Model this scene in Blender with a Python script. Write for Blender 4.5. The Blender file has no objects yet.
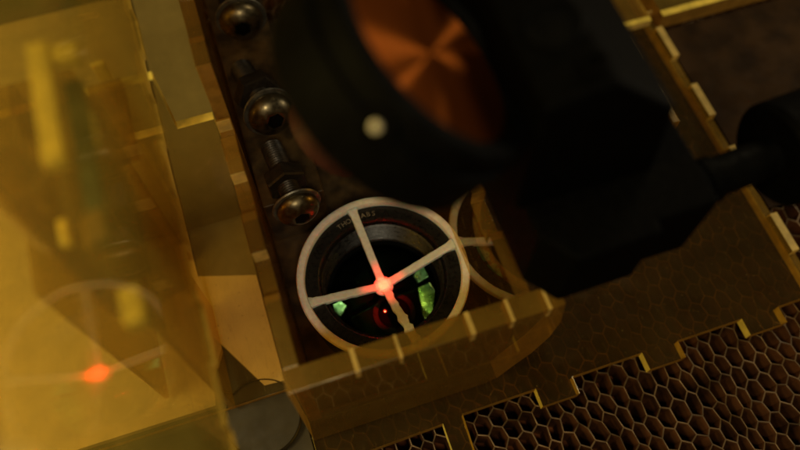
import bpy, bmesh, math, random
from mathutils import Vector, Matrix, noise
random.seed(7)
scene = bpy.context.scene
C = scene.collection

# ------------------------------------------------------------------ materials
def new_mat(name):
    m = bpy.data.materials.new(name); m.use_nodes = True
    nt = m.node_tree; nt.nodes.clear()
    out = nt.nodes.new('ShaderNodeOutputMaterial')
    return m, nt, out
def N(nt, t, **kw):
    n = nt.nodes.new(t)
    for k, v in kw.items():
        if k in n.inputs.keys(): n.inputs[k].default_value = v
        else: setattr(n, k, v)
    return n
def rgba(c): return (c[0], c[1], c[2], 1)
def noise_fac(nt, scale, lo, hi, detail=6, p0=.35, p1=.65, stretch=None):
    tc = N(nt, 'ShaderNodeTexCoord'); nz = N(nt, 'ShaderNodeTexNoise')
    nz.inputs['Scale'].default_value = scale; nz.inputs['Detail'].default_value = detail
    if stretch:
        mp = N(nt, 'ShaderNodeMapping'); mp.inputs['Scale'].default_value = stretch
        nt.links.new(tc.outputs['Object'], mp.inputs[0]); nt.links.new(mp.outputs[0], nz.inputs['Vector'])
    else: nt.links.new(tc.outputs['Object'], nz.inputs['Vector'])
    mr = N(nt, 'ShaderNodeMapRange')
    for i, v in ((1, p0), (2, p1), (3, lo), (4, hi)): mr.inputs[i].default_value = v
    nt.links.new(nz.outputs['Fac'], mr.inputs[0])
    return mr.outputs[0]

def principled(name, col, rough=.5, metal=0., var=.25, scale=3., bump=0., bscale=20., rvar=.1, spec=.5, sss=0., stretch=None):
    m, nt, out = new_mat(name)
    p = N(nt, 'ShaderNodeBsdfPrincipled')
    p.inputs['Metallic'].default_value = metal; p.inputs['Specular IOR Level'].default_value = spec
    f = noise_fac(nt, scale, 0, 1, stretch=stretch)
    mx = N(nt, 'ShaderNodeMix', data_type='RGBA')
    mx.inputs[6].default_value = rgba([c*(1-var) for c in col]); mx.inputs[7].default_value = rgba([min(1, c*(1+var)) for c in col])
    nt.links.new(f, mx.inputs[0]); nt.links.new(mx.outputs[2], p.inputs['Base Color'])
    r = noise_fac(nt, scale*2.3, max(.02, rough-rvar), min(1, rough+rvar), stretch=stretch)
    nt.links.new(r, p.inputs['Roughness'])
    if sss:
        p.inputs['Subsurface Weight'].default_value = 1; p.inputs['Subsurface Radius'].default_value = (1, .35, .2); p.inputs['Subsurface Scale'].default_value = sss
    if bump:
        tc = N(nt, 'ShaderNodeTexCoord'); nz = N(nt, 'ShaderNodeTexNoise'); nz.inputs['Scale'].default_value = bscale; nz.inputs['Detail'].default_value = 8
        nt.links.new(tc.outputs['Object'], nz.inputs['Vector'])
        b = N(nt, 'ShaderNodeBump'); b.inputs['Strength'].default_value = bump; b.inputs['Distance'].default_value = .05
        nt.links.new(nz.outputs['Fac'], b.inputs['Height']); nt.links.new(b.outputs[0], p.inputs['Normal'])
    nt.links.new(p.outputs[0], out.inputs[0])
    return m

def acrylic(name, tint, haze, haze_col, rough=.03, refl=1.0, bump=.012):
    """tinted see-through sheet: coloured transmission, fresnel gloss, faint dusty haze"""
    m, nt, out = new_mat(name)
    tr = N(nt, 'ShaderNodeBsdfTransparent'); tr.inputs[0].default_value = rgba(tint)
    gl = N(nt, 'ShaderNodeBsdfGlossy'); gl.inputs['Color'].default_value = (refl, refl*.88, refl*.62, 1)
    nt.links.new(noise_fac(nt, 1.3, rough*.6, rough*1.8, stretch=(1, 1, 1)), gl.inputs['Roughness'])
    df = N(nt, 'ShaderNodeBsdfDiffuse'); df.inputs[0].default_value = rgba(haze_col)
    tl = N(nt, 'ShaderNodeBsdfTranslucent'); tl.inputs[0].default_value = rgba(haze_col)
    dm = N(nt, 'ShaderNodeMixShader'); dm.inputs[0].default_value = .5
    nt.links.new(df.outputs[0], dm.inputs[1]); nt.links.new(tl.outputs[0], dm.inputs[2])
    hz = N(nt, 'ShaderNodeMixShader')
    ad = N(nt, 'ShaderNodeMath', operation='ADD'); ad2 = N(nt, 'ShaderNodeMath', operation='ADD')
    nt.links.new(noise_fac(nt, .7, haze*.75, haze*1.25, detail=3, p0=.3, p1=.7), ad.inputs[0])
    nt.links.new(noise_fac(nt, 7.0, 0, .30, detail=2, p0=.70, p1=.76), ad.inputs[1])
    nt.links.new(ad.outputs[0], ad2.inputs[0])
    nt.links.new(noise_fac(nt, 3.0, 0, .10, detail=3, p0=.62, p1=.70, stretch=(9, .5, .5)), ad2.inputs[1])
    nt.links.new(ad2.outputs[0], hz.inputs[0])
    nt.links.new(tr.outputs[0], hz.inputs[1]); nt.links.new(dm.outputs[0], hz.inputs[2])
    fr = N(nt, 'ShaderNodeFresnel'); fr.inputs['IOR'].default_value = 1.49
    # two-sided fresnel: use geometry-independent layer weight style facing
    mx = N(nt, 'ShaderNodeMixShader')
    # keep fresnel valid on back faces
    geo = N(nt, 'ShaderNodeNewGeometry')
    ior = N(nt, 'ShaderNodeMix', data_type='FLOAT'); ior.inputs[2].default_value = 1.49; ior.inputs[3].default_value = 1/1.49
    nt.links.new(geo.outputs['Backfacing'], ior.inputs[0])
    nt.links.new(ior.outputs[0], fr.inputs['IOR'])
    if bump:
        tc = N(nt, 'ShaderNodeTexCoord'); nz = N(nt, 'ShaderNodeTexNoise'); nz.inputs['Scale'].default_value = .5; nz.inputs['Detail'].default_value = 3
        nt.links.new(tc.outputs['Object'], nz.inputs['Vector'])
        b = N(nt, 'ShaderNodeBump'); b.inputs['Strength'].default_value = 1; b.inputs['Distance'].default_value = bump
        nt.links.new(nz.outputs['Fac'], b.inputs['Height']); nt.links.new(b.outputs[0], gl.inputs['Normal'])
    nt.links.new(fr.outputs[0], mx.inputs[0]); nt.links.new(hz.outputs[0], mx.inputs[1]); nt.links.new(gl.outputs[0], mx.inputs[2])
    nt.links.new(mx.outputs[0], out.inputs[0])
    return m

def edge_mat(name, col, trans=.5):
    """laser-cut acrylic edge: bright, milky, striated"""
    m, nt, out = new_mat(name)
    f = noise_fac(nt, 2.2, .55, 1.0, stretch=(1, 1, 1))
    mxc = N(nt, 'ShaderNodeMix', data_type='RGBA')
    mxc.inputs[6].default_value = rgba([c*.35 for c in col]); mxc.inputs[7].default_value = rgba(col)
    nt.links.new(f, mxc.inputs[0])
    df = N(nt, 'ShaderNodeBsdfDiffuse'); tl = N(nt, 'ShaderNodeBsdfTranslucent')
    gl = N(nt, 'ShaderNodeBsdfGlossy'); gl.inputs['Roughness'].default_value = .25
    for n in (df, tl): nt.links.new(mxc.outputs[2], n.inputs[0])
    a = N(nt, 'ShaderNodeMixShader'); a.inputs[0].default_value = trans
    nt.links.new(df.outputs[0], a.inputs[1]); nt.links.new(tl.outputs[0], a.inputs[2])
    b = N(nt, 'ShaderNodeMixShader'); b.inputs[0].default_value = .05
    nt.links.new(a.outputs[0], b.inputs[1]); nt.links.new(gl.outputs[0], b.inputs[2])
    nt.links.new(b.outputs[0], out.inputs[0])
    return m

AMBER = acrylic('amber_acrylic', (.82, .68, .30), .16, (.80, .53, .10), rough=.03)
AMBER_SIDE = acrylic('amber_acrylic_side', (.80, .62, .24), .30, (.62, .36, .06), rough=.05)
AMBER_TALL = acrylic('amber_acrylic_tall', (.94, .86, .58), .09, (.84, .68, .14), rough=.03, refl=.55, bump=.015)
AMBER_PLATE = acrylic('amber_acrylic_plate', (.74, .61, .34), .065, (.45, .29, .08), rough=.06)
AMBER_TOP = acrylic('amber_acrylic_top', (.66, .48, .16), .36, (.46, .29, .05), rough=.15, refl=.35)
AMBER_BROWN = acrylic('amber_acrylic_brown', (.70, .52, .18), .40, (.34, .19, .035), rough=.06, refl=.6)
AMBER_CLEAR = acrylic('amber_acrylic_clear', (.96, .92, .78), .05, (.6, .45, .16), rough=.06, refl=.35)
AMBER_FRONT = acrylic('amber_acrylic_front', (.78, .62, .26), .30, (.62, .40, .08), rough=.05, refl=.55)
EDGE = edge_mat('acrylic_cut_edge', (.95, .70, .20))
LIT = edge_mat('acrylic_lit_edge', (.98, .72, .11), .15)  # brighter copy of the cut edge, lit look put into its colour
EDGE_DIM = edge_mat('acrylic_cut_edge_dim', (.5, .27, .05))  # darker copy of the cut edge, shade put into its colour
WHITE = principled('white_printed_plastic', (.80, .74, .66), .55, var=.08, scale=6, bump=.25, bscale=9, sss=.3)
BLACK = principled('black_anodised', (.0014, .0013, .001), .65, metal=0, var=.3, scale=4, bump=.06, bscale=60, spec=.03)
BLACKM = principled('black_matte_metal', (.0016, .0016, .0013), .6, var=.4, scale=2, bump=.1, bscale=40, spec=.05)
DARKFLOOR = principled('dark_plate', (.050, .029, .010), .4, spec=.35, var=.5, scale=1.5, bump=.1, bscale=12)
STEEL = principled('dirty_steel', (.15, .12, .068), .38, metal=1, var=.12, scale=2, bump=.02, bscale=25)
DARKSTEEL = principled('dull_steel', (.16, .15, .12), .38, metal=.8, var=.3, scale=3, bump=.08, bscale=30)
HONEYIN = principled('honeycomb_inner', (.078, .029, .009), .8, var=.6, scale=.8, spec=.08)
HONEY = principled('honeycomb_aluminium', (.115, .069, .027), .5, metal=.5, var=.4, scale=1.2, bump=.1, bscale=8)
TRAY = principled('burnt_tray', (.13, .042, .013), .8, spec=.1, var=.7, scale=.9, bump=.2, bscale=6)
PLY = principled('ochre_board', (.80, .62, .29), .6, var=.07, scale=1.2, bump=.05, bscale=30)
GREY = principled('grey_sheet', (.25, .20, .09), .5, spec=.2, var=.07, scale=1.6, bump=.05, bscale=20)
SHEET = principled('slate_sheet', (.042, .031, .013), .75, spec=.15, var=.12, scale=1.1, bump=.06, bscale=18)
BRASS = principled('brass', (.10, .03, .008), .6, metal=.5, var=.2, scale=5)
INK = principled('engraved_ink', (.20, .17, .12), .5, var=.3, scale=9)

def copper_mat():
    m, nt, out = new_mat('turned_copper')
    tan = N(nt, 'ShaderNodeTangent'); tan.direction_type = 'RADIAL'; tan.axis = 'Z'
    g = N(nt, 'ShaderNodeBsdfAnisotropic') if hasattr(bpy.types, 'ShaderNodeBsdfAnisotropic') else N(nt, 'ShaderNodeBsdfGlossy')
    g.inputs['Roughness'].default_value = .42; g.inputs['Anisotropy'].default_value = .75
    wv = N(nt, 'ShaderNodeTexWave'); wv.wave_type = 'RINGS'; wv.rings_direction = 'Z'; wv.inputs['Scale'].default_value = 3.2; wv.inputs['Distortion'].default_value = 1.2; wv.inputs['Detail'].default_value = 4
    tcw = N(nt, 'ShaderNodeTexCoord'); nt.links.new(tcw.outputs['Object'], wv.inputs['Vector']); f = wv.outputs['Fac']
    mx = N(nt, 'ShaderNodeMix', data_type='RGBA'); mx.inputs[6].default_value = (.18, .042, .006, 1); mx.inputs[7].default_value = (.31, .088, .014, 1)
    nt.links.new(f, mx.inputs[0]); nt.links.new(mx.outputs[2], g.inputs['Color'])
    nt.links.new(tan.outputs[0], g.inputs['Tangent'])
    g2 = N(nt, 'ShaderNodeBsdfGlossy'); g2.inputs['Roughness'].default_value = .62; nt.links.new(mx.outputs[2], g2.inputs['Color'])
    ms = N(nt, 'ShaderNodeMixShader'); ms.inputs[0].default_value = .30
    nt.links.new(g.outputs[0], ms.inputs[1]); nt.links.new(g2.outputs[0], ms.inputs[2]); nt.links.new(ms.outputs[0], out.inputs[0])
    return m
COPPER = copper_mat()

def lens_mat():
    m, nt, out = new_mat('coated_lens')
    gl = N(nt, 'ShaderNodeBsdfGlossy'); gl.inputs['Color'].default_value = (.30, .85, .45, 1); gl.inputs['Roughness'].default_value = .03
    tr = N(nt, 'ShaderNodeBsdfTransparent'); tr.inputs[0].default_value = (.72, .86, .70, 1)
    lw = N(nt, 'ShaderNodeFresnel'); lw.inputs[0].default_value = 1.45
    mx = N(nt, 'ShaderNodeMixShader'); nt.links.new(lw.outputs[0], mx.inputs[0])
    nt.links.new(tr.outputs[0], mx.inputs[1]); nt.links.new(gl.outputs[0], mx.inputs[2])
    nt.links.new(mx.outputs[0], out.inputs[0])
    return m
LENS = lens_mat()

# ------------------------------------------------------------------ helpers
def obj(name, bm, mats, parent=None, smooth=False, bevel=0, seg=2):
    me = bpy.data.meshes.new(name)
    bmesh.ops.recalc_face_normals(bm, faces=bm.faces[:])
    bm.to_mesh(me); bm.free()
    for m in (mats if isinstance(mats, (list, tuple)) else [mats]): me.materials.append(m)
    if smooth:
        for p in me.polygons: p.use_smooth = True
        try: me.set_sharp_from_angle(angle=math.radians(35))
        except Exception: pass
    o = bpy.data.objects.new(name, me); C.objects.link(o)
    if parent: o.parent = parent; o.matrix_parent_inverse = parent.matrix_world.inverted() if parent else Matrix()
    if bevel:
        b = o.modifiers.new('bevel', 'BEVEL'); b.width = bevel; b.segments = seg; b.limit_method = 'ANGLE'; b.angle_limit = math.radians(40)
        b.material = -1
    return o
def tag(o, label=None, cat=None, group=None, kind=None):
    if label: o['label'] = label
    if cat: o['category'] = cat
    if group: o['group'] = group
    if kind: o['kind'] = kind
    return o
def thing(name, label, cat, loc=(0, 0, 0), group=None):
    o = bpy.data.objects.new(name, None); C.objects.link(o); o.location = loc
    o.empty_display_size = .5
    bpy.context.view_layer.update()
    return tag(o, label, cat, group)
def prism(bm, pts, origin, u, v, n, t, cap=0, side=1, flat=None):
    """extrude the outline pts (2D, in u/v) by t along n; faces get material index cap, cut edges get side"""
    o = Vector(origin); u = Vector(u); v = Vector(v); n = Vector(n)
    a = [bm.verts.new(o + u*p[0] + v*p[1]) for p in pts]
    b = [bm.verts.new(o + u*p[0] + v*p[1] + n*t) for p in pts]
    f = bm.faces.new(a); f.material_index = cap
    f = bm.faces.new(b[::-1]); f.material_index = cap
    k = len(pts)
    for i in range(k):
        f = bm.faces.new((a[i], b[i], b[(i+1) % k], a[(i+1) % k])); f.material_index = side
        if flat is not None and abs(pts[i][0]-pts[(i+1) % k][0]) > abs(pts[i][1]-pts[(i+1) % k][1]): f.material_index = flat
def box(bm, x0, x1, y0, y1, z0, z1, mi=0):
    prism(bm, [(x0, y0), (x1, y0), (x1, y1), (x0, y1)], (0, 0, z0), (1, 0, 0), (0, 1, 0), (0, 0, 1), z1-z0, mi, mi)
def lathe(bm, prof, seg=64, mat=Matrix(), closed=False):
    rings = []
    for r, z in prof:
        if r < 1e-5: rings.append([bm.verts.new(mat @ Vector((0, 0, z)))])
        else: rings.append([bm.verts.new(mat @ Vector((r*math.cos(2*math.pi*i/seg), r*math.sin(2*math.pi*i/seg), z))) for i in range(seg)])
    pairs = list(zip(rings, rings[1:])) + ([(rings[-1], rings[0])] if closed else [])
    for A, B in pairs:
        for i in range(seg):
            j = (i+1) % seg
            if len(A) == 1 and len(B) == 1: continue
            if len(A) == 1: bm.faces.new((A[0], B[i], B[j]))
            elif len(B) == 1: bm.faces.new((A[i], B[0], A[j]))
            else: bm.faces.new((A[i], B[i], B[j], A[j]))
def frame(z, x=None, loc=(0, 0, 0)):
    z = Vector(z).normalized(); x = Vector(x or (1, .01, 0)); y = z.cross(x).normalized(); x = y.cross(z)
    m = Matrix((x, y, z)).transposed().to_4x4(); m.translation = Vector(loc); return m
X, Y, Z = (1, 0, 0), (0, 1, 0), (0, 0, 1)

# ------------------------------------------------------------------ the setting: tray and honeycomb bed
bm = bmesh.new(); box(bm, -30, 45, -20, 50, -2.2, -1.6)
tag(obj('tray_floor', bm, TRAY), kind='structure')

A = Vector((.71, .10))*.84; B = Vector((-.27, -.92))*.84; O = Vector((14.0, 2.0))
v1, v2, v3 = (2*A+B)/3, (A+2*B)/3, (B-A)/3
hexv = [v1, v2, v3, -v1, -v2, -v3]
bm = bmesh.new()
def jit(p):
    q = Vector((p.x*1.7, p.y*1.7, 0)); q2 = Vector((p.x*.35, p.y*.35, 4))
    d = noise.noise_vector(q)*.10 + noise.noise_vector(q2)*.22
    return Vector((p.x+d.x, p.y+d.y))
vt, vb = {}, {}
for i in range(-75, 75):
    for j in range(-75, 75):
        c = O + A*i + B*j
        if not (-5 < c.x < 30 and -5 < c.y < 30): continue
        if c.x < -2 and c.y > 3: continue
        ps = [jit(c+h) for h in hexv]; cc = sum(ps, Vector((0, 0)))/6
        inn = []
        for p in ps:
            d = (cc-p); inn.append(p + d.normalized()*(.030+.010*noise.noise(Vector((p.x*2, p.y*2, 1)))))
        ov = []
        for p in ps:
            k = (round(p.x, 3), round(p.y, 3))
            if k not in vt: vt[k] = bm.verts.new((p.x, p.y, 0 + .03*noise.noise(Vector((p.x*.8, p.y*.8, 9)))))
            ov.append(vt[k])
        iv = [bm.verts.new((p.x, p.y, -.012)) for p in inn]; lv = [bm.verts.new((p.x, p.y, -1.58)) for p in inn]
        for k in range(6):
            l = (k+1) % 6
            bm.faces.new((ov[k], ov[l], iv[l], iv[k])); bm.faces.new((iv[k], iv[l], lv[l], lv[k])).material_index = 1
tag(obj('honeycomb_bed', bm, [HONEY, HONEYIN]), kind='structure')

bm = bmesh.new(); box(bm, -26, -1.62, -6, 34, .02, .30)
tag(obj('steel_sheet', bm, SHEET, bevel=.03), 'dark grey steel sheet under the ochre board beside the honeycomb', 'metal sheet')
bm = bmesh.new()
prism(bm, [(-20, 8.3), (-4.75, 8.25), (-4.25, 11.0), (-2.78, 8.42), (-1.98, 8.36), (-1.98, 13.05), (-4.3, 13.75), (-4.6, 30), (-20, 30)], (0, 0, .305), X, Y, Z, .40, 0, 0)
tag(obj('ochre_board', bm, PLY, bevel=.012), 'ochre wooden board lying flat left of the box, bright beside its wall', 'board')
bm = bmesh.new()
prism(bm, [(-4.28, 13.755), (-1.95, 13.06), (-1.9, 38), (-4.5, 38)], (0, 0, .305), X, Y, Z, .36, 0, 0)
tag(obj('grey_panel', bm, GREY, bevel=.012), 'dull grey flat strip behind the ochre board, below the cross wall', 'panel')

# ------------------------------------------------------------------ amber acrylic housing
H = thing('acrylic_housing', 'transparent amber acrylic housing with finger-jointed walls standing on the honeycomb', 'housing', (4, 10, 0))
ac = [AMBER, EDGE]; T = .5
bm = bmesh.new()
prism(bm, [(-1.55, 4.75), (3.35, 4.85), (3.35, 3.3), (4.15, 3.3), (4.2, 4.97), (7.25, 4.97), (7.25, 4.25), (8.82, 4.25), (8.82, 4.97), (11.85, 4.97), (11.85, 4.25), (13.45, 4.25), (13.45, 4.97),
           (16.35, 4.97), (16.35, 4.25), (18.05, 4.25), (18.05, 4.97), (19.68, 4.97), (19.68, 26), (-1.55, 26)], (0, 0, .08), X, Y, Z, .5, 0, 1, 2)
obj('base_plate', bm, [AMBER_PLATE, LIT, EDGE_DIM], H, bevel=.015)
bm = bmesh.new()
fp = [(-1.5, .62), (4.2, .62), (5.4, .62), (5.9, .85), (6.5, 2.2), (7.0, 3.2), (7.4, 4.7), (7.5, 6.2), (7.25, 8.2), (-1.5, 8.2)]
TF = .72
prism(bm, fp, (0, 6.5, 0), X, Z, (0, -1, 0), TF, 0, 1, 2)
obj('front_panel', bm, [AMBER_FRONT, EDGE_DIM, AMBER_TOP], H, bevel=.03)
for xj, wj in ((.63, .075), (1.98, .05), (4.26, .08), (5.54, .06), (6.75, .06)):
    bm = bmesh.new(); box(bm, xj-wj, xj+wj, 6.5-TF-.008, 6.508, 7.55, 8.208); obj('joint', bm, EDGE, H, bevel=.01)
def side(name, x, y0, y1, z0, z1, nd, per, ph, t=T, mats=ac, wid=.5, flip=False, flat=None, low=None):
    """vertical wall at x..x+t, notched along its top edge (or its bottom edge when flip)"""
    pts = []; y = y0; up = True
    top = []
    yy = y0 + ph
    top.append((y0, z1))
    while yy < y1-.2:
        e = min(yy+per*wid, y1-.1)
        top += [(yy, z1), (yy, z1-nd), (e, z1-nd), (e, z1)]
        yy += per
    top.append((y1, z1))
    pts = [(y1, z0), (y0, z0)] + top
    if flip: pts = [(a, z0+z1-b) for a, b in pts]
    bm = bmesh.new(); prism(bm, pts, (x, 0, 0), Y, Z, X, t, 0, 1, flat)
    if low is not None:
        for f in bm.faces:
            if f.material_index == 1 and max(v.co.z for v in f.verts) < z1-.02: f.material_index = low
    return obj(name, bm, mats, H, bevel=.035)
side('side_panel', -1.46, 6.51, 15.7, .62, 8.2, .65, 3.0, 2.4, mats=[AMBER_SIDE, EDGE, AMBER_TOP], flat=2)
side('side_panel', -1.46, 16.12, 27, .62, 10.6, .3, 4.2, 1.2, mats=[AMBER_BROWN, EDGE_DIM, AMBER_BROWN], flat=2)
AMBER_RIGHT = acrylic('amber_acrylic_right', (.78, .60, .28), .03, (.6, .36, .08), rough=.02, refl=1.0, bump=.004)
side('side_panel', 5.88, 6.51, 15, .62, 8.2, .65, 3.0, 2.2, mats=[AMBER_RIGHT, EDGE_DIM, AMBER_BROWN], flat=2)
side('tall_panel', -2.93, 2.0, 27, 11.0, 27.5, .55, 3.4, 2.6, t=.13, mats=[AMBER_TALL, EDGE], flip=True)
bm = bmesh.new()
prism(bm, [(-9, 1.06), (-1.48, 1.06), (-1.48, 8.2), (-2.75, 8.2), (-2.75, 10.98), (-9, 10.98)], (0, 15.75, 0), X, Z, Y, .34, 0, 1)
for f in bm.faces:
    if max(v.co.z for v in f.verts) < 1.2: f.material_index = 0
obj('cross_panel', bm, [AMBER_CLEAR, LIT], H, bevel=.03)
side('edge_panel', 19.72, 3.2, 20.6, .02, .86, .42, 3.6, 1.95, t=.36, wid=.48, mats=[AMBER, EDGE, AMBER_TOP], low=2)
side('inner_panel', 15.35, 12.2, 19.5, .6, 5.0, .4, 2.6, 1.9, t=.35, mats=[AMBER_SIDE, EDGE_DIM, AMBER_TOP], flat=2)
bm = bmesh.new(); box(bm, -.85, 1.6, 14.3, 26, .69, 3.8)
obj('bolt_rail', bm, DARKFLOOR, H, bevel=.05)
bm = bmesh.new(); box(bm, -.9, 5.85, 6.5, 26, .585, .68)
obj('inner_floor', bm, DARKFLOOR, H)

bm = bmesh.new(); prism(bm, [(-13, 7.9), (-1.48, 7.9), (-1.48, 40), (-13, 40)], (0, 0, .74), X, Y, Z, .3, 0, 1)
obj('floor_panel', bm, [AMBER_CLEAR, EDGE_DIM], H, bevel=.03)
R = thing('rear_shelf', 'yellow lit amber acrylic shelf with a bright front edge, at the back right corner', 'shelf', (22, 22, 0))
bm = bmesh.new(); prism(bm, [(20.15, 19.8), (36, 19.8), (36, 27), (20.15, 27)], (0, 0, .25), X, Y, Z, 1.0, 0, 1)
obj('top_plate', bm, [acrylic('amber_shelf', (.5, .38, .12), .35, (.50, .35, .07)), EDGE_DIM], R, bevel=.04)
bm = bmesh.new(); prism(bm, [(17.0, 19.9), (19.65, 19.9), (19.65, 26), (17.0, 26)], (0, 0, .60), X, Y, Z, .45, 0, 1)
obj('tab', bm, [AMBER, EDGE], R, bevel=.04)
bm = bmesh.new(); box(bm, 20.2, 36, 20.3, 20.7, .03, .24)
obj('foot', bm, EDGE_DIM, R)
bm = bmesh.new(); box(bm, 20.1, 36, 19.76, 20.1, 1.254, 1.32); obj('lit_edge_strip', bm, LIT, R, bevel=.02)  # added bright strips; the shelf edge's lit line is put into their colour
bm = bmesh.new(); box(bm, 17.0, 19.6, 19.86, 20.15, 1.054, 1.10); obj('lit_edge_strip', bm, LIT, R, bevel=.02)

bm = bmesh.new(); box(bm, 20.3, 42, 9.2, 19.7, .04, .22)
tag(obj('brown_board', bm, principled('brown_board', (.024, .012, .004), .8, spec=.08, var=.4, scale=.7, bump=.1), bevel=.03), 'dark brown board lying beyond the toothed right edge of the plate', 'board')

# added bars behind the tall wall, standing in for its blurred reflections
K = thing('reflection_bars', 'added yellow acrylic bars standing in for blurred reflections in the tall left wall', 'reflection', (-6, 14, 9))
def bar(name, x0, x1, y0, y1, z0, z1, m):
    bm = bmesh.new(); box(bm, x0, x1, y0, y1, z0, z1); obj(name, bm, m, K, bevel=.05)
bar('long_reflection_bar', -4.30, -3.86, 9.3, 12.4, 16.7, 17.1, LIT)
bar('cross_reflection_bar', -3.84, -3.28, 11.85, 12.3, 16.65, 17.0, LIT)
bar('tab', -4.18, -3.8, 15.6, 15.74, 11.6, 12.4, LIT)  # this and the tabs below are added reflection bars
bar('tab', -4.6, -3.6, 12.9, 15.7, 11.1, 11.5, AMBER)
bar('tab', -3.75, -3.30, 6.2, 7.0, 15.0, 15.5, LIT)
PALE = edge_mat('pale_reflection', (.98, .88, .55), .1)  # pale edge copy, a whitish reflection put into its colour
bar('tab', -4.86, -4.62, 8.6, 9.25, 14.8, 15.1, LIT)
bar('tab', -4.36, -4.12, 8.4, 9.1, 14.8, 15.1, LIT)
bar('tab', -3.86, -3.62, 10.8, 11.8, 14.9, 15.2, PALE)
bm = bmesh.new(); lathe(bm, [(.62, 9.0), (.75, 9.0), (.75, 16.2), (.62, 16.2)], 40, Matrix.Translation((-5.25, 10.0, 0)), closed=True); obj('streak_tube', bm, AMBER, K, smooth=True)  # added tube, gives curved streaks behind the tall wall
bar('tab', -6.5, -6.3, 9, 15.6, 1.06, 12.5, AMBER)
bar('tab', -8.4, -4.4, 14.4, 14.7, 1.06, 13.5, AMBER)
bar('dark_streak', -3.83, -3.45, 7.6, 11.7, 16.2, 16.5, principled('olive_streak', (.030, .036, .010), .6, var=.5))
bar('foot', -3.85, -3.45, 7.6, 8.3, 16.2, 16.6, EDGE_DIM)  # added bar, one of the stand-ins for reflections
bm = bmesh.new(); box(bm, -4.18, -3.98, 7.8, 12.1, 1.06, 16.69); obj('upright', bm, AMBER, K)

# ------------------------------------------------------------------ lens tube with coated lens
L = thing('lens_tube', 'black round lens tube with green coated lens and pale lettering, inside the box', 'lens', (2.79, 10.43, .69))
ML = Matrix.Translation((2.79, 10.43, 0))
prof = [(3.05, .70), (3.05, 2.95), (2.98, 3.06), (2.50, 3.06), (2.44, 3.00), (2.36, 2.72)]
z = 2.70
while z > 1.5:
    prof += [(2.36, z), (2.27, z-.04), (2.27, z-.08), (2.36, z-.12)]; z -= .14
prof += [(2.36, 1.32), (2.31, 1.28), (2.31, .9), (2.4, .8), (2.4, .70)]
bm = bmesh.new(); lathe(bm, prof, 128, ML, closed=True)
obj('barrel', bm, principled('barrel_black', (.0065, .006, .005), .33, var=.2, scale=3, spec=.5), L, smooth=True)
bm = bmesh.new(); Rl = 7.0
lp = [(r, 1.50 - (Rl - math.sqrt(Rl*Rl-r*r))) for r in [2.29*(1-i/14) for i in range(15)]]
lathe(bm, lp, 96, ML)
obj('lens', bm, LENS, L, smooth=True)
bm = bmesh.new(); lathe(bm, [(2.3, .74), (1.9, .72), (1.1, .70), (0, .70)], 64, ML)
obj('inner_cell', bm, principled('inner_cell', (.002, .0018, .001), .4, spec=.06, var=.6, scale=1.5), L, smooth=True)
MINT = principled('green_glint', (.42, .95, .46), .34, metal=.8, var=.45, scale=2.6, bump=.3, bscale=2.5)  # for added green pieces that stand in for the lens's reflections
def glint_facet(pts, nv, zc):
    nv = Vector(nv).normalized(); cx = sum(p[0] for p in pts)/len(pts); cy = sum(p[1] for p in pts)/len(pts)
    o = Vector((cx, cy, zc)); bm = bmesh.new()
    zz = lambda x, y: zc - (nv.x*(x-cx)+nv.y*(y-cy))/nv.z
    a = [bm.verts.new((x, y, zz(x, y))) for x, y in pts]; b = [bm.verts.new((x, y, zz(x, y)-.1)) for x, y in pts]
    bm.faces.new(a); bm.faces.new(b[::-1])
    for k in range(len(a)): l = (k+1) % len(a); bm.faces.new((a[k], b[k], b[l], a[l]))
    return obj('green_glint', bm, MINT, L, bevel=.07, seg=3)
glint_facet([(4.15, 10.27), (4.71, 10.27), (4.79, 9.87), (4.52, 9.23), (4.04, 8.59), (4.01, 9.23)], (-.30, -.22, .92), 1.0)
glint_facet([(4.18, 10.86), (4.67, 11.27), (4.78, 10.57), (4.28, 10.51)], (-.30, -.22, .92), 1.0)
glint_facet([(.64, 10.66), (1.03, 10.71), (1.24, 10.42), (.74, 10.0), (.46, 10.05)], (-.08, -.36, .92), 1.0)
bm = bmesh.new(); lathe(bm, [(.62, .72), (.66, .84), (.86, .84), (.90, .72)], 40, Matrix.Translation((2.95, 9.6, 0)))
obj('red_reflection', bm, principled('dark_red', (.02, .002, .0015), .35, var=.3), L, smooth=True)  # added ring; the lens's red reflection is put into its colour
bm = bmesh.new(); lathe(bm, [(2.30, 1.02), (2.30, 1.26), (2.16, 1.24), (2.12, 1.1), (2.16, 1.02)], 96, ML, closed=True)
obj('retaining_ring', bm, BLACKM, L, smooth=True)
# lettering around the rim
txt = 'THORLABS'
bm = bmesh.new()
dg = None
a0 = math.radians(104.5); step = math.radians(4.5)
for i, ch in enumerate(txt):
    cu = bpy.data.curves.new('letter', 'FONT'); cu.body = ch; cu.size = .29; cu.align_x = 'CENTER'; cu.extrude = .004; cu.resolution_u = 3
    to = bpy.data.objects.new('letter', cu); C.objects.link(to)
    dg = bpy.context.evaluated_depsgraph_get(); me = bpy.data.meshes.new_from_object(to.evaluated_get(dg))
    a = a0 + math.radians(7.5) - step*i
    M = Matrix.Translation((2.79 + 2.60*math.cos(a), 10.43 + 2.60*math.sin(a), 3.068)) @ Matrix.Rotation(a - math.pi/2, 4, 'Z')
    me.transform(M); bm.from_mesh(me)
    bpy.data.objects.remove(to); bpy.data.curves.remove(cu); bpy.data.meshes.remove(me)
obj('lettering', bm, INK, L)

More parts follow.
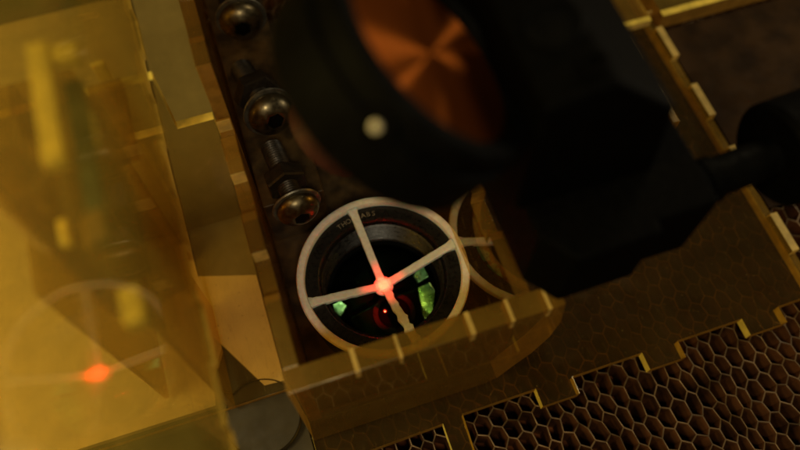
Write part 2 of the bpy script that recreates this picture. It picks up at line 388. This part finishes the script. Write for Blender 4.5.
# ------------------------------------------------------------------ white alignment target
TG = thing('alignment_target', 'white plastic crosshair ring with red laser spot on its hub, capping the black lens tube', 'target', (2.79, 10.43, 3.08))
bm = bmesh.new()
prof = [(3.29, 3.10), (3.31, 3.26), (3.27, 3.36), (3.2, 3.40), (3.1, 3.40), (3.02, 3.37), (2.98, 3.28), (2.98, 3.10)]
lathe(bm, prof, 128, ML, closed=True)
for v in bm.verts:
    d = noise.noise_vector(v.co*1.1)*.012; v.co.x += d.x; v.co.y += d.y; v.co.z += d.z*.4
obj('rim', bm, WHITE, TG, smooth=True)
hub = Vector((2.74, 10.30, 2.28)); ctr = Vector((2.79, 10.43, 3.22))
def spoke(ang, burr, w0=.33, w1=.29):
    e = ctr + Vector((math.cos(ang), math.sin(ang), 0))*3.02
    bm = bmesh.new(); n = 26; prev = None
    s = Vector((-math.sin(ang), math.cos(ang), 0))
    for i in range(n+1):
        t = i/n; p = hub.lerp(e, t); w = (w1 + (w0-w1)*t)/2; th = .11
        if t < .14: w *= 1 + (.14-t)*3
        if t > .92: w *= 1 + (t-.92)*5
        jl = burr*noise.noise(Vector((t*14, ang, 0))); jr = burr*noise.noise(Vector((t*14, ang, 7)))
        if burr > .05 and random.random() < .35: jr += .09*random.random()
        sl = -s*(w+jl); sr = s*(w+jr); up = Vector((0, 0, 1))
        c = [p+sl-up*th, p+sr-up*th, p+sr+up*th*.7, p+sr*.8+up*th, p+sl*.8+up*th, p+sl+up*th*.7]
        ring = [bm.verts.new(q) for q in c]
        if prev:
            for k in range(6): bm.faces.new((prev[k], prev[(k+1) % 6], ring[(k+1) % 6], ring[k]))
        else: bm.faces.new(ring)
        prev = ring
    bm.faces.new(prev[::-1])
    obj('spoke', bm, WHITE, TG, smooth=True)
spoke(math.radians(96.3), .012); spoke(math.radians(6.5), .018); spoke(math.radians(184.9), .03); spoke(math.radians(-83.5), .06)
bm = bmesh.new(); lathe(bm, [(0, -.16), (.3, -.13), (.40, -.02), (.38, .08), (.26, .17), (.12, .20), (0, .205)], 40, Matrix.Translation(hub))
obj('hub', bm, WHITE, TG, smooth=True)

# ------------------------------------------------------------------ bolts
SHAFT = principled('oiled_steel', (.022, .016, .009), .5, metal=.5, var=.4, scale=3, bump=.05, bscale=20)
def make_bolt(label):
    t = thing('bolt', label, 'bolt', (0, 0, 0), 'domed bolts in a row inside the box wall')
    F = frame((.08, -1, .26), (1, 0, 0)) @ Matrix.Scale(1.22, 4)
    b = bmesh.new(); lathe(b, [(.42, -.10), (.86, -.10), (.89, -.05), (.86, 0), (.42, 0)], 48, F, closed=True); obj('washer', b, DARKSTEEL, t, smooth=True)
    b = bmesh.new()
    pr = [(.74, .01), (.76, .08)] + [(.76*math.cos(a), .08+.50*math.sin(a)) for a in [math.radians(d) for d in (8, 18, 28, 38, 48, 57, 64)]]
    pr += [(.30, .535), (0, .535)]
    lathe(b, pr, 48, F)
    hd = obj('head', b, STEEL, t, smooth=True)
    b = bmesh.new(); lathe(b, [(0, .50), (.285, .50), (.285, .539), (0, .539)], 6, F); obj('socket', b, BLACKM, hd)
    b = bmesh.new(); pr = [(0, -2.9)]; z = -2.88
    while z < -.1: pr += [(.36, z), (.40, z+.05)]; z += .1
    pr += [(.38, 0), (0, 0)]
    lathe(b, pr, 24, F); obj('shaft', b, SHAFT, t, smooth=True)
    b = bmesh.new(); lathe(b, [(.41, -1.5), (.74, -1.5), (.78, -1.42), (.78, -1.0), (.74, -.92), (.41, -.92)], 6, F, closed=True); obj('nut', b, SHAFT, t)
    return t
def copy_tree(o, parent=None):
    c = o.copy(); C.objects.link(c); c.parent = parent
    for ch in list(o.children): copy_tree(ch, c)
    return c
b0 = make_bolt('dim bolt with a round rim just left of the white ring, nearest of the row')
b1 = copy_tree(b0); b2 = copy_tree(b0)
b1['label'] = 'shiny domed bolt at the end of the bright cross wall edge, middle of the row'
b2['label'] = 'dark bolt at the top edge of the picture, farthest of the row'
b0.scale = (.88, .88, .88); b0.location = (.40, 13.3, 5.0); b1.location = (.46, 17.7, 5.0); b2.location = (.46, 22.7, 5.0)
b0.rotation_euler = (.10, .5, -.05); b1.rotation_euler = (-.05, 0, .10); b2.rotation_euler = (.12, -.4, -.10)

# round dark foot in the left gap
FT = thing('round_foot', 'dark grey round foot with a bright rim glint, below the ochre board', 'foot', (-3.0, 7.3, .31))
bm = bmesh.new(); lathe(bm, [(0, .31), (1.45, .31), (1.5, .38), (1.5, .55), (1.46, .62), (1.36, .66), (0, .60)], 64, Matrix.Translation((-3.15, 7.25, 0)))
obj('body', bm, SHEET, FT, smooth=True)
bm = bmesh.new(); lathe(bm, [(1.47, .63), (1.51, .69), (1.47, .75), (1.43, .69)], 64, Matrix.Translation((-3.15, 7.25, 0)), closed=True); obj('rim', bm, STEEL, FT, smooth=True)  # bright ring added to make the foot's rim glint

# ------------------------------------------------------------------ black mirror mount
MM = thing('mirror_mount', 'blurred black optical mount with a round copper mirror, hanging over the lens', 'mirror mount', (8.5, 18, .6))
nrm = Vector((.74, -.035, .78)).normalized(); mc = Vector((3.97, 9.58, 17.0))
F = frame(nrm, (0, 1, 0), mc)
bm = bmesh.new()
lathe(bm, [(2.36, -.35), (2.36, .02), (2.46, .14), (2.75, .16), (2.86, .06), (2.86, -.5), (2.98, -.56), (2.98, -1.75), (2.86, -1.95), (1.9, -2.0), (1.9, -.6), (2.36, -.6)], 96, F, closed=True)
obj('mirror_cell', bm, BLACKM, MM, smooth=True)
bm = bmesh.new(); lathe(bm, [(0, 0), (2.3, 0), (2.34, -.04), (2.34, -.3), (0, -.3)], 96, Matrix())
mo = obj('mirror', bm, COPPER, MM, smooth=True); mo.parent = MM; mo.matrix_parent_inverse = Matrix(); mo.matrix_world = F @ Matrix.Translation((0, 0, -.12))
def cut_box(name, x0, x1, y0, y1, z0, z1, bev, mat=BLACKM, parent=MM):
    b = bmesh.new(); box(b, x0, x1, y0, y1, z0, z1); return obj(name, b, mat, parent, bevel=bev, seg=3)
bm = bmesh.new()
prism(bm, [(5.9, 6.5), (6.6, 5.58), (9.0, 5.62), (9.0, 5.95), (10.8, 5.95), (10.8, 22), (5.9, 22)], (0, 0, 9.5), X, Y, Z, 3.0, 0, 0)
obj('base_block', bm, BLACK, MM, bevel=.12, seg=3)
bm = bmesh.new()
prism(bm, [(5.6, 12.4), (9.6, 12.4), (9.2, 15.4), (7.2, 17.3), (5.6, 17.0)], (0, 7.4, 0), X, Z, Y, 5.6, 0, 0)
obj('arm', bm, BLACK, MM, bevel=.15, seg=3)
FB = frame((-.184, 0, .983), (0, 1, 0), (6.57, 9.3, 17.18))
bm = bmesh.new(); lathe(bm, [(0, .008), (.50, .008), (.52, .05), (.62, .06), (.66, .004)], 48, FB); obj('bore', bm, BLACKM, MM, smooth=True)
for yy in (8.0, 12.2):
    bm = bmesh.new(); lathe(bm, [(0, .02), (.16, .02), (.17, .14), (.30, .14), (.33, .10), (.33, .004)], 32, frame((-.184, 0, .983), (0, 1, 0), (6.9, yy, 17.24))); obj('cap_screw', bm, BLACK, MM, smooth=True)
cut_box('post', 7.2, 10.2, 18.5, 21.5, .7, 9.49, .1)
# set screw with bright tip, on the flank of the mirror cell facing the camera
sp = Vector((2.0, 7.49, 17.99)); sd = Vector((-.50, -.60, .62)).normalized(); S = frame(sd, (1, 0, 0), sp)
bm = bmesh.new(); lathe(bm, [(.0, -.9), (.42, -.9), (.42, -.08), (.36, 0), (.22, .01), (.2, -.05), (0, -.05)], 40, S); so = obj('set_screw', bm, BLACK, MM, smooth=True)
bm = bmesh.new(); lathe(bm, [(.125, -.06), (.125, -.03), (.10, .02), (.0, .035)], 32, S); so2 = obj('screw_tip', bm, principled('bright_steel', (.85, .78, .6), .3, metal=.6, var=.1), so, smooth=True)
bm = bmesh.new(); FX = frame((1, .06, 0), (0, 1, 0), (10.75, 7.0, 11.4))
cl = bmesh.new(); lathe(cl, [(0, -.6), (1.5, -.6), (1.5, .5), (1.35, .6), (0, .6)], 48, frame((.74, -.03, .78), (0, 1, 0), (2.3, 12.7, 10.4))); obj('red_glow_disc', cl, principled('red_glow', (.045, .010, .004), .6, var=.2), MM, smooth=True)  # added disc; the red glow below the mount is put into its colour
lathe(bm, [(0, 0), (.62, 0), (.72, .35), (.62, .45), (.58, .5), (.58, 3), (0, 3)], 40, FX); rod = obj('adjuster_rod', bm, BLACKM, MM, smooth=True)
bm = bmesh.new(); lathe(bm, [(.59, .46), (.68, .46), (.68, .8), (.59, .8)], 40, FX, closed=True); obj('bushing', bm, BLACKM, MM, smooth=True)
bm = bmesh.new(); kp = 72
pr = [(0, 2.75), (1.4, 2.75), (1.55, 2.9), (1.55, 5.6), (1.4, 5.75), (0, 5.75)]
lathe(bm, pr, kp, FX)
for i, v in enumerate(bm.verts):
    pass
obj('adjuster_knob', bm, BLACK, MM, smooth=True)

# ------------------------------------------------------------------ light
w = bpy.data.worlds.new('World'); scene.world = w; w.use_nodes = True
bg = w.node_tree.nodes['Background']; bg.inputs[0].default_value = (1, .74, .38, 1); bg.inputs[1].default_value = .042
def aim(o, p): o.rotation_euler = (Vector(p)-o.location).to_track_quat('-Z', 'Y').to_euler()
def area(name, loc, tgt, sx, sy, e, col):
    l = bpy.data.lights.new(name, 'AREA'); l.shape = 'RECTANGLE'; l.size = sx; l.size_y = sy; l.energy = e; l.color = col
    o = bpy.data.objects.new(name, l); C.objects.link(o); o.location = loc; aim(o, tgt); return o
area('room_lamp', (-25, 3, 44), (0, 10, 0), 12, 10, 11500, (1, .87, .50))
area('front_fill', (-2, -16, 50), (5, 9, 2), 8, 6, 7200, (1, .84, .55))  # fill added on the camera side to brighten the white ring
area('low_fill', (44, 12, 17), (16, 14, 1), 8, 8, 3000, (1, .86, .6))  # unseen fill added for edges and reflections on the right
area('left_fill', (-34, 12, 20), (-4, 10, 10), 12, 12, 3500, (1, .86, .55))  # unseen fill added to light the tall panel's haze from behind
area('mirror_fill', (26, 24, 30), (6, 10, 12), 8, 12, 1900, (1, .82, .52))  # unseen fill added to brighten the copper mirror
ls = bpy.data.lights.new('laser', 'SPOT'); ls.energy = 60000; ls.color = (1, .022, .010); ls.spot_size = math.radians(5.2); ls.spot_blend = .9; ls.shadow_soft_size = .02
lo = bpy.data.objects.new('laser', ls); C.objects.link(lo); lo.location = (hub.x, hub.y, 10.5); aim(lo, hub)
l2 = bpy.data.lights.new('spoke_glow_fill', 'SPOT'); l2.energy = 4000; l2.color = (1, .012, .008); l2.spot_size = math.radians(16); l2.spot_blend = 1; l2.shadow_soft_size = .02  # added wide red spot, stands in for laser scatter along the spokes
lo2 = bpy.data.objects.new('spoke_glow_fill', l2); C.objects.link(lo2); lo2.location = (hub.x, hub.y, 10.4); aim(lo2, hub)

# ------------------------------------------------------------------ camera
th = math.radians(18.4); t = math.radians(25.8)
s, c = math.sin(th), math.cos(th)
right = Vector((c, -s, 0)); fy = Vector((s, c, 0)); fwd = fy*math.sin(t) + Vector((0, 0, -math.cos(t))); up = fy*math.cos(t) + Vector((0, 0, math.sin(t)))
cam = bpy.data.cameras.new('camera'); co = bpy.data.objects.new('camera', cam); C.objects.link(co)
M = Matrix((right, up, -fwd)).transposed().to_4x4(); M.translation = Vector((0, 0, 29.8)); co.matrix_world = M
cam.sensor_width = 36; cam.lens = 33.75; cam.clip_start = .05; cam.clip_end = 500
cam.dof.use_dof = True; cam.dof.focus_distance = 27.8; cam.dof.aperture_fstop = .052
scene.camera = co
scene.view_settings.view_transform = 'Standard'; scene.view_settings.look = 'None'; scene.view_settings.exposure = 0; scene.view_settings.gamma = 1
scene.render.engine = 'CYCLES'
cy = scene.cycles; cy.max_bounces = 14; cy.transparent_max_bounces = 24; cy.glossy_bounces = 6; cy.transmission_bounces = 8; cy.use_denoising = True; cy.sample_clamp_indirect = 40
